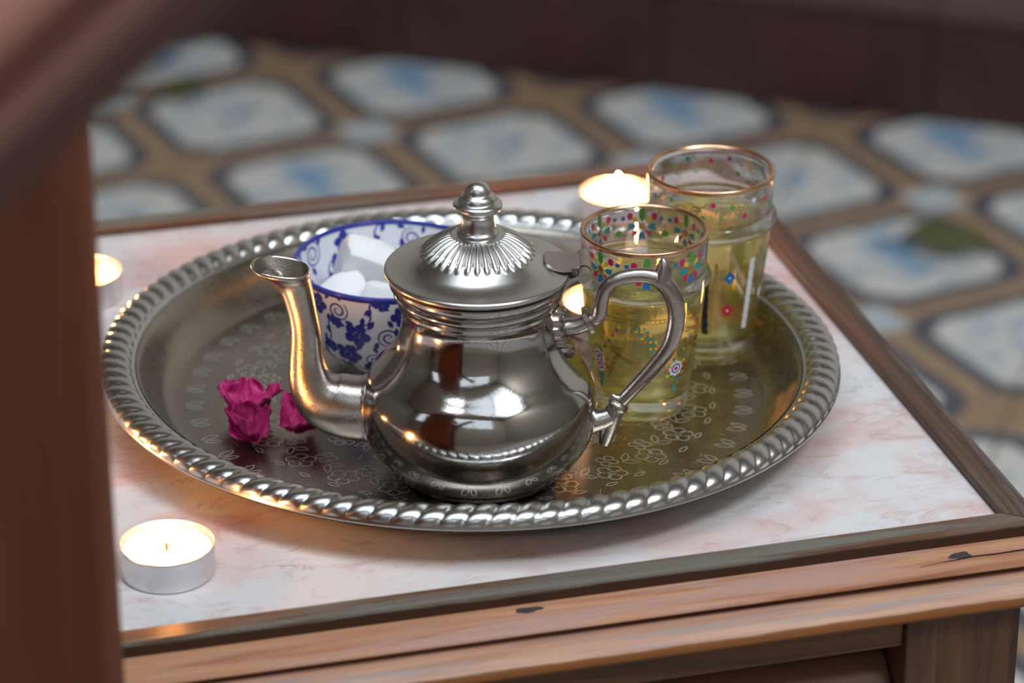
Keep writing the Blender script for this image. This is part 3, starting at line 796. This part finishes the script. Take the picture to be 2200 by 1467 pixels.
e.stroke([(2*pi*i/64, .0525) for i in range(64)], .0004, 'gold', closed=True); e.stroke([(2*pi*i/64, .0506) for i in range(64)], .0004, 'gold', closed=True)
for i in range(80): e.disc(2*pi*i/80, .05155, .0004, 'gold', 5)
for q in range(4):
    o_ = q*pi/2
    e.medallion(R(36) + o_, .0263); 
    e.chain((R(-10) + o_, .0485), (R(-42) + o_, .0225), 17); e.chain((R(-46) + o_, .0400), (R(-4) + o_, .0290), 18, sag=.001); e.chain((R(-44) + o_, .0440), (R(-24) + o_, .0370), 9, sag=.002)
    e.bracelet((R(-6) + o_, .0485), (R(14) + o_, .0365), 8, ['teal', 'yellow', 'orange', 'teal', 'yellow'])
    e.bracelet((R(62) + o_, .0465), (R(44) + o_, .0350), 8, ['pink', 'yellow', 'blue', 'orange'])
    e.medallion(R(-54) + o_ + .0001, .0300) if q % 2 == 0 else None
e.build(gf)
gb = tea_glass('tea_glass', (0.0892, 1.3269, TB), 1.032, 0, 'tea glass with gold scrolls and black and white stripes, farther from the teapot')
e = Enamel()
for k in range(9):
    th = 2*pi*k/9 + .16
    e.scroll(th, .0735, .0036, 1.7, 1 if k % 2 else -1); e.scroll(th + .24, .0745, .0026, 1.5, -1 if k % 2 else 1)
    e.stroke([(th + .10 + .05*i, .0772 + .0012*sin(i*1.2)) for i in range(9)], .0004, 'gold')
    e.disc(th + .13, .0765, .00125, ['green', 'pink', 'teal', 'yellow', 'pink'][k % 5], 8); e.disc(th + .36, .0718, .0013, ['pink', 'green', 'blue', 'green', 'white'][k % 5], 8)
    e.disc(th + .52, .0780, .0012, ['white', 'yellow', 'green', 'pink', 'teal'][k % 5], 8)
    for i in range(6): e.disc(th + i*.06, .0685, .00035, 'pink', 6)
def wavy(th, z0, z1, wd, col):
    P = [(th + .010*sin(i*1.9), z0 + (z1 - z0)*i/28) for i in range(29)]
    e.stroke(P, wd, col)
for q in range(3):
    o_ = q*2*pi/3
    wavy(R(-6) + o_, .0145, .050, .0027, 'black'); wavy(R(43) + o_, .0150, .050, .0029, 'white')
    e.stroke([(R(4) + o_, .016 + .0011*i) for i in range(32)], .0016, 'gold')
    for z, c in ((.0425, 'blue'), (.0262, 'red')):
        e.poly(R(18) + o_, z, [(.0030, 0), (0, .0034), (-.0030, 0), (0, -.0034)], c); e.disc(R(18) + o_, z, .0006, 'white', 6, off=.0002)
    e.disc(R(70) + o_, .0440, .0020, 'teal', 8, 1.6); e.poly(R(66) + o_, .0300, [(.0020, 0), (0, .0036), (-.0020, 0), (0, -.0036)], 'white')
e.build(gb)

# ------------------------------------------------------------------ the bowl and its sugar
BW = Vector((-0.0540, 1.3097, TB))
bowl = empty('sugar_bowl', BW, 0, label='white porcelain bowl with blue flower print and blue rim, holding sugar', cat='bowl')
bo = catmull(mm([(19.2, 3.4), (24.5, 5.6), (31.2, 9.6), (36.4, 16.5), (39.8, 26), (42.2, 38), (43.9, 49.2)]), 6)
bi = catmull(mm([(42.6, 49.2), (40.8, 38), (38.2, 26.5), (34.8, 18), (29.5, 11.6), (23, 8.2), (12, 6.6)]), 6)
foot = mm([(0, 2.6), (16.2, 2.4), (16.8, .2), (17.6, 0), (19.0, .2), (19.2, 1.6)])
mb = MB(); mb.lathe(foot + bo + mm([(43.7, 49.9), (43.2, 50.1), (42.8, 49.8)]) + bi + [(0, .0064)], 96); mb.build('vessel', M['porcelain'], bowl, sharp=60)
def pr(P):                                    # arc length table of a profile
    out = [0.0]
    for (a, b), (c, d) in zip(P, P[1:]): out.append(out[-1] + math.hypot(c-a, d-b))
    return out
class Print:
    def __init__(s, P, off): s.P = P; s.L = pr(P); s.off = off; s.mb = MB()
    def pt(s, th, l, extra=0.0):
        l = max(0.0, min(s.L[-1] - 1e-6, l))
        for k in range(len(s.L) - 1):
            if s.L[k] <= l <= s.L[k+1]: break
        t = (l - s.L[k])/(s.L[k+1] - s.L[k]); (a, b), (c, d) = s.P[k], s.P[k+1]
        r, z = a + (c-a)*t, b + (d-b)*t; n = Vector((d-b, -(c-a))).normalized()*(abs(s.off) + extra)
        return ((r + n.x)*sin(th), -(r + n.x)*cos(th), z + n.y), r
    def blob(s, th, l, pts, extra=0.0):
        _, r = s.pt(th, l); c, _ = s.pt(th, l, extra)
        vs = [c] + [s.pt(th + a/r, l + b, extra)[0] for a, b in pts]; n = len(pts)
        s.mb.add(vs, [(0, 1+i, 1+(i+1) % n) for i in range(n)], 0)
    def stroke(s, pts, wd):
        n = len(pts); vs = []
        for i, (a, b) in enumerate(pts):
            p, q = pts[max(i-1, 0)], pts[min(i+1, n-1)]; _, r = s.pt(a, b)
            dx, dz = (q[0]-p[0])*r, q[1]-p[1]; L = math.hypot(dx, dz) or 1
            w_ = wd*(0.55 + 0.75*sin(pi*(i + .5)/n))
            for sg in (-1, 1): vs.append(s.pt(a - sg*dz/L*w_/2/r, b + sg*dx/L*w_/2)[0])
        s.mb.add(vs, [(2*i, 2*i+2, 2*i+3, 2*i+1) for i in range(n-1)], 0)
    def flower(s, th, l, R_, rot):
        for k in range(5):
            a = rot + 2*pi*k/5; cx, cy = R_*.60*cos(a), R_*.60*sin(a)
            s.blob(th + cx/s.pt(th, l)[1], l + cy, [(R_*.40*cos(b)*(1 + .12*cos(3*b)), R_*.40*sin(b)) for b in [2*pi*i/10 for i in range(10)]])
        s.blob(th, l, [(R_*.22*cos(b), R_*.22*sin(b)) for b in [2*pi*i/8 for i in range(8)]], .00002)
    def leaf(s, th, l, ln, w, ang):
        ca, sa = cos(ang), sin(ang); _, r = s.pt(th, l)
        pts = [(t*ln, w*sin(pi*t)) for t in (0.02, .2, .4, .6, .8, 1)] + [(t*ln, -w*sin(pi*t)) for t in (.8, .6, .4, .2)]
        cx, cy = .5*ln*ca, .5*ln*sa
        s.blob(th + cx/r, l + cy, [(x*ca - y_*sa - cx, x*sa + y_*ca - cy) for x, y_ in pts])
    def spiral(s, th, l, R_, turns, rot, sg=1, wd=.0007):
        _, r = s.pt(th, l)
        P = []
        for i in range(30):
            t = i/29; q = R_*(1 - .82*t); a = rot + sg*turns*2*pi*t
            P.append((th + q*cos(a)/r, l + q*sin(a)))
        s.stroke(P, wd)
def vine(pr_, lmin, lmax, seed, cols, scale=1.0, rmean=.04, rows=3):
    rnd = random.Random(seed)
    used = []
    for k in range(cols):
        for row in range(rows):
            th = 2*pi*(k + .5*(row % 2) + rnd.uniform(-.12, .12))/cols
            l = lmin + (lmax - lmin)*((row + .5)/rows) + rnd.uniform(-.0015, .0015)
            kind = (k + row*2) % 3
            sc = scale*(0.8 + .25*rnd.random())
            if kind == 0:
                pr_.flower(th, l, .0054*sc, rnd.uniform(0, 6))
                for a in (0.6, 2.5, 4.3): pr_.leaf(th + .0062*cos(a)/rmean, l + .0062*sin(a), .0050*sc, .0011*sc, a + .4)
            elif kind == 1:
                pr_.spiral(th, l, .0048*sc, 1.9, rnd.uniform(0, 6), 1 if k % 2 else -1)
                for a in (1.2, 3.6, 5.2): pr_.leaf(th + .0056*cos(a)/rmean, l + .0056*sin(a), .0042*sc, .0010*sc, a + .9)
            else:
                pr_.stroke([(th + (.008*(t - .5) + .0016*sin(t*6))/rmean, l + .007*sin((t - .5)*3.0)) for t in [i/14 for i in range(15)]], .0007)
                for q in range(6):
                    t = q/5; a = 1.3 + (q % 2)*2.6
                    pr_.leaf(th + (.008*(t - .5))/rmean, l + .007*sin((t - .5)*3.0), .0044*sc, .0011*sc, a)
                pr_.flower(th + .0050/rmean, l + .0050, .0034*sc, 1.0)
po = Print(bo, .00012); vine(po, .004, po.L[-1] - .002, 5, 18, 1.18, rows=4)
pi_ = Print(bi[::-1], 0); pi_.P = bi; pi_.L = pr(bi); pi_.off = .00012
class PrintIn(Print): pass
pin = PrintIn(bi, .00012); vine(pin, .002, .036, 8, 15, 1.25, rows=3)
mb = MB(); mb.v = po.mb.v + pin.mb.v; nb = len(po.mb.v); mb.f = po.mb.f + [tuple(i + nb for i in f) for f in pin.mb.f]; mb.m = [0]*len(mb.f)
tag(mb.build('flower_print', M['cobalt'], bowl, smooth=False), 'cobalt blue flowers, leaves and tendrils', kind='stuff')
rb_ = catmull(mm([(43.75, 47.6), (44.1, 49.2), (43.9, 50.1), (43.2, 50.35), (42.5, 50.0), (42.25, 48.6)]), 3)
mb = MB(); mb.lathe(rb_, 96); tag(mb.build('rim_band', M['cobalt'], bowl, sharp=180), 'cobalt blue lip')
def sugar(loc, sz, rot, seed, label):
    rnd = random.Random(seed); mb = MB(); n = 6; idx = {}; vs = []; fs = []
    def vid(i, j, k):
        key = (i, j, k)
        if key not in idx:
            p = Vector((i/n*2 - 1, j/n*2 - 1, k/n*2 - 1))
            q = p*(1 - .10*(abs(p.x*p.y) + abs(p.y*p.z) + abs(p.x*p.z))/3*1.6)
            q = Vector((q.x*sz[0], q.y*sz[1], q.z*sz[2])) + Vector((rnd.uniform(-1, 1), rnd.uniform(-1, 1), rnd.uniform(-1, 1)))*.00035
            q.x += q.y*.22*sin(seed); q.z += q.x*.18*cos(seed)
            idx[key] = len(vs); vs.append(tuple(q))
        return idx[key]
    for a in range(n):
        for b in range(n):
            for m_ in (0, n):
                f1 = [vid(m_, a, b), vid(m_, a+1, b), vid(m_, a+1, b+1), vid(m_, a, b+1)]
                f2 = [vid(a, m_, b), vid(a+1, m_, b), vid(a+1, m_, b+1), vid(a, m_, b+1)]
                f3 = [vid(a, b, m_), vid(a+1, b, m_), vid(a+1, b+1, m_), vid(a, b+1, m_)]
                fs += [f1 if m_ else f1[::-1], f2[::-1] if m_ else f2, f3 if m_ else f3[::-1]]
    mb.add(vs, fs)
    o = mb.build('sugar_lump', M['sugar'], None, sharp=55, loc=BW + Vector(loc), rot=rot)
    return tag(o, label, 'sugar lump', 'sugar lumps in the bowl')
sugar((-.0210, -.0120, .0330), (.0125, .0115, .0090), (.25, -.25, .5), 1, 'white sugar lump at the left of the bowl, nearest the spout')
sugar((.0010, -.0200, .0350), (.0130, .0090, .0095), (-.30, .15, -.25), 2, 'white sugar lump at the front of the bowl, against the blue lip')
sugar((-.0120, .0065, .0440), (.0135, .0080, .0115), (.45, .30, .25), 3, 'white sugar lump standing tallest on top of the others in the bowl')
sugar((.0175, .0010, .0330), (.0110, .0110, .0090), (.1, .30, .9), 4, 'white sugar lump at the right of the bowl, half behind the lid')
sugar((-.0010, .0120, .0205), (.0140, .0130, .0100), (.1, -.1, .2), 5, 'white sugar lump at the bottom back of the bowl under the others')
sugar((-.0020, -.0060, .0180), (.0140, .0110, .0090), (0, .1, -.2), 6, 'white sugar lump at the very bottom of the bowl, buried in the heap')

# ------------------------------------------------------------------ tealights
def tealight(loc, rz, label, dent=0.0):
    t = empty('tealight', loc, rz, label=label, cat='candle', group='burning tealights around the tray')
    cp = mm([(0, .2), (17.6, .2), (18.3, .15), (18.7, .6), (18.8, 1.4), (18.9, 6), (19.0, 12.6), (19.15, 13.3), (19.0, 13.6), (18.75, 13.3), (18.6, 12.4), (18.5, 2), (18, .9), (0, .9)])
    def dn(th, k, r, z):
        q = max(0.0, cos(th - R(215)))**6*dent
        return (r - (q*.6 if z > .010 else 0), z - (q if z > .0125 else 0))
    mb = MB(); mb.lathe(cp, 72, dn); mb.build('cup', M['alu'], t, sharp=50)
    wx = mm([(0, 1.0), (17.6, 1.0), (18.2, 2), (18.3, 10.9), (18.0, 11.1), (16.5, 10.6), (9, 10.2), (2.5, 10.1), (0, 10.1)])
    mb = MB(); mb.lathe(wx, 48); mb.build('wax', M['wax'], t, sharp=60)
    mb = MB(); mb.tube(mm([(0, 0, 9.5), (-.2, .1, 12), (.2, .1, 14.2), (1.1, 0, 15.6), (1.7, 0, 15.9)]), [.0007, .0007, .00065, .0006, .0004], 8); mb.build('wick', M['wick'], t)
    fp = catmull(mm([(0, 13.6), (1.4, 14.4), (2.3, 16.2), (2.1, 18.4), (1.3, 20.8), (.5, 22.6), (0, 23.4)]), 3)
    mb = MB(); mb.lathe([(max(0, r), z) for r, z in fp], 16); mb.build('flame', M['flame'], t, sharp=180, loc=(.0004, 0, 0))
    return t
tealight((-0.1382, 1.1208, TZ + .0001), 0, 'burning tealight on the marble in front of the tray', .0014)
tealight((0.0532, 1.4829, TZ + .0001), 1, 'burning tealight on the marble behind the two tea glasses')
tealight((0.0425, 1.3450, TB), 3, 'burning tealight on the tray between the teapot and the tea glasses, nearly hidden')
tealight((-0.1960, 1.2000, TZ + .0001), 4, 'burning tealight on the marble hidden behind the dark chair panel')
tealight((-0.2045, 1.3851, TZ + .0001), 2, 'burning tealight on the marble cut off by the dark chair panel')

# ------------------------------------------------------------------ bougainvillea flowers on the tray
def bract(parent, ln, wd, loc, rot, seed, curl):
    rnd = random.Random(seed); nu, nv = 16, 18; vs = []; ph = [rnd.uniform(0, 6) for _ in range(6)]
    wd *= 1.22
    for j in range(nv + 1):
        t = j/nv
        w = wd*(.10 + .90*sin(pi*min(1, .08 + .90*t)**.9)**.55)
        for i in range(nu + 1):
            q = 2*i/nu - 1
            e_ = abs(q)**1.5
            z = .24*wd*abs(q) + e_*.0013*sin(t*11 + ph[0] + q*2) + .0006*sin(t*21 + ph[1])*q + .0006*sin(q*8 + ph[2] + t*5) + curl*t*t*ln
            z += .0012*t*t*sin(q*5.5 + ph[3]) + .0005*sin(q*17 + ph[5])*t
            y_ = (t - .10)*ln*(1 - .16*e_) + .0004*sin(q*9 + ph[4])
            vs.append((q*w*(1 - .15*t), y_, z))
    mb = MB(); mb.add(vs, [(j*(nu+1)+i, j*(nu+1)+i+1, (j+1)*(nu+1)+i+1, (j+1)*(nu+1)+i) for j in range(nv) for i in range(nu)])
    o = mb.build('bract', M['petal'], parent, sharp=180, loc=loc, rot=rot)
    s = o.modifiers.new('thick', 'SOLIDIFY'); s.thickness = .00022
    return o
def bougainvillea(loc, rz, label, seed, bracts):
    t = empty('bougainvillea_flower', (loc[0], loc[1], TB), rz, label=label, cat='flower', group='fallen bougainvillea flowers on the tray')
    for k, (l_, r_, ln, wd, cu) in enumerate(bracts): bract(t, ln, wd, l_, r_, seed*10 + k, cu)
    return t
bougainvillea((-0.1160, 1.2490), 0, 'magenta bougainvillea flower at the back of the three by the spout', 3,
              [((0, 0, .005), (.30, .15, 1.25), .0175, .0095, .25), ((.001, 0, .006), (.25, -.15, -1.45), .0185, .0085, .20), ((0, .001, .004), (.55, .1, .1), .0150, .0090, .35)])
bougainvillea((-0.1130, 1.2270), 0.3, 'magenta bougainvillea flower curled up nearest the tray rim', 4,
              [((0, 0, .003), (.45, .25, 1.6), .0165, .0085, .45), ((0, 0, .003), (.40, .2, -1.3), .0150, .0075, .5), ((0, .001, .003), (.75, -.1, .3), .0160, .0080, .4), ])
bougainvillea((-0.0925, 1.2330), 0.0, 'magenta bougainvillea flower half under the bend of the spout', 5,
              [((0, 0, .003), (.50, .2, .9), .0175, .0085, .4), ((0, 0, .004), (.35, -.1, -1.9), .0180, .0080, .35), ((0, 0, .003), (.60, 0, -.5), .0155, .0080, .4)])

# ------------------------------------------------------------------ leaves on the floor
def fallen_leaf(loc, rz, ln, wd, label):
    nu, nv = 8, 14; vs = []
    for j in range(nv + 1):
        t = j/nv; w = wd*sin(pi*(.04 + .92*t))**.8
        for i in range(nu + 1):
            q = 2*i/nu - 1
            vs.append(((t - .5)*ln, q*w, .004 + .012*sin(pi*t)*(1 - .5*q*q) + .006*abs(q)*(1 + .5*sin(t*9))))
    t_ = empty('fallen_leaf', (loc[0], loc[1], .0005), rz, label=label, cat='leaf', group='green leaves fallen on the floor tiles')
    mb = MB(); mb.add(vs, [(j*(nu+1)+i, j*(nu+1)+i+1, (j+1)*(nu+1)+i+1, (j+1)*(nu+1)+i) for j in range(nv) for i in range(nu)])
    o = mb.build('blade', M['leaf'], t_, sharp=180); s = o.modifiers.new('thick', 'SOLIDIFY'); s.thickness = .0012
    mb = MB(); mb.tube([(-ln*.5, 0, .004), (-ln*.66, .004, .003), (-ln*.8, .003, .002)], [.0013, .0011, .0011], 8); mb.build('stalk', M['leaf'], t_)
fallen_leaf((0.3537, 2.3850), -0.25, .072, .022, 'large olive green leaf on the floor tiles right of the table')
fallen_leaf((-0.3000, 2.7250), 0.3, .046, .014, 'small green leaf on the floor tiles by the back step')

# ------------------------------------------------------------------ the chair in the left foreground
chair = empty('wooden_chair', (-0.22, 0.95, 0), 0, label='out of focus dark wooden chair in front of the table', cat='chair')
def cbox(name, m, x0, x1, y0, y1, z0, z1, **k):
    mb = MB(); mb.box(x0 + .22, x1 + .22, y0 - .95, y1 - .95, z0, z1); return mb.build(name, m, chair, smooth=False, bevel=.004, **k)
cbox('side_panel', M['chair'], -.36, -.134, .930, .952, 0, .80)
cbox('armrest', M['chair'], -.34, -.235, .585, .952, .8005, .825)
cbox('rear_leg', M['chair'], -.31, -.265, .54, .58, 0, .80)
cbox('seat', M['chair'], -.62, -.3605, .58, .94, .40, .43)
cbox('front_leg', M['chair'], -.66, -.6205, .91, .95, 0, .43)
cbox('rear_leg', M['chair'], -.66, -.6205, .54, .58, 0, .80)
# slanting moulded back rail, nearest the lens
def rail3d(A, B, prof, name, m, up):
    A, B = Vector(A), Vector(B); d = (B - A); L = d.length; x = d.normalized(); z = (up - x*up.dot(x)).normalized(); y_ = z.cross(x)
    mb = MB(); n = len(prof)
    vs = [(t, a, b) for t in (0, L) for a, b in prof]
    fs = [(i, (i+1) % n, n + (i+1) % n, n + i) for i in range(n)] + [tuple(range(n))[::-1], tuple(range(n, 2*n))]
    mb.add(vs, fs)
    o = mb.build(name, m, chair, sharp=30)
    o.matrix_local = Matrix.Translation(A - Vector((-.22, .95, 0))) @ Matrix((x, y_, z)).transposed().to_4x4()
    return o
view = Vector((0, -.9025, .4308))
# profile (across the rail in the picture plane: +y up-left, z towards the lens)
prof = [(-.0080, -.024), (-.0076, -.016), (-.0030, .001), (-.001, .0035), (.003, .0025), (.0045, -.008), (.0046, -.024)]
rail3d((-.2850, .5516, .6580), (-.0565, .6432, .8497), prof, 'back_rail', M['chair_rail'], view)
prof = [(.0049, -.024), (.0049, -.011), (.0085, -.011), (.0100, .000), (.0140, .0035), (.045, .0035), (.050, -.001), (.050, -.024)]  # broad face of the same rail, brightened through a lighter, pinker colour
rail3d((-.2850, .5516, .6580), (-.0565, .6432, .8497), prof, 'back_panel', M['chair_rail_pale'], view)
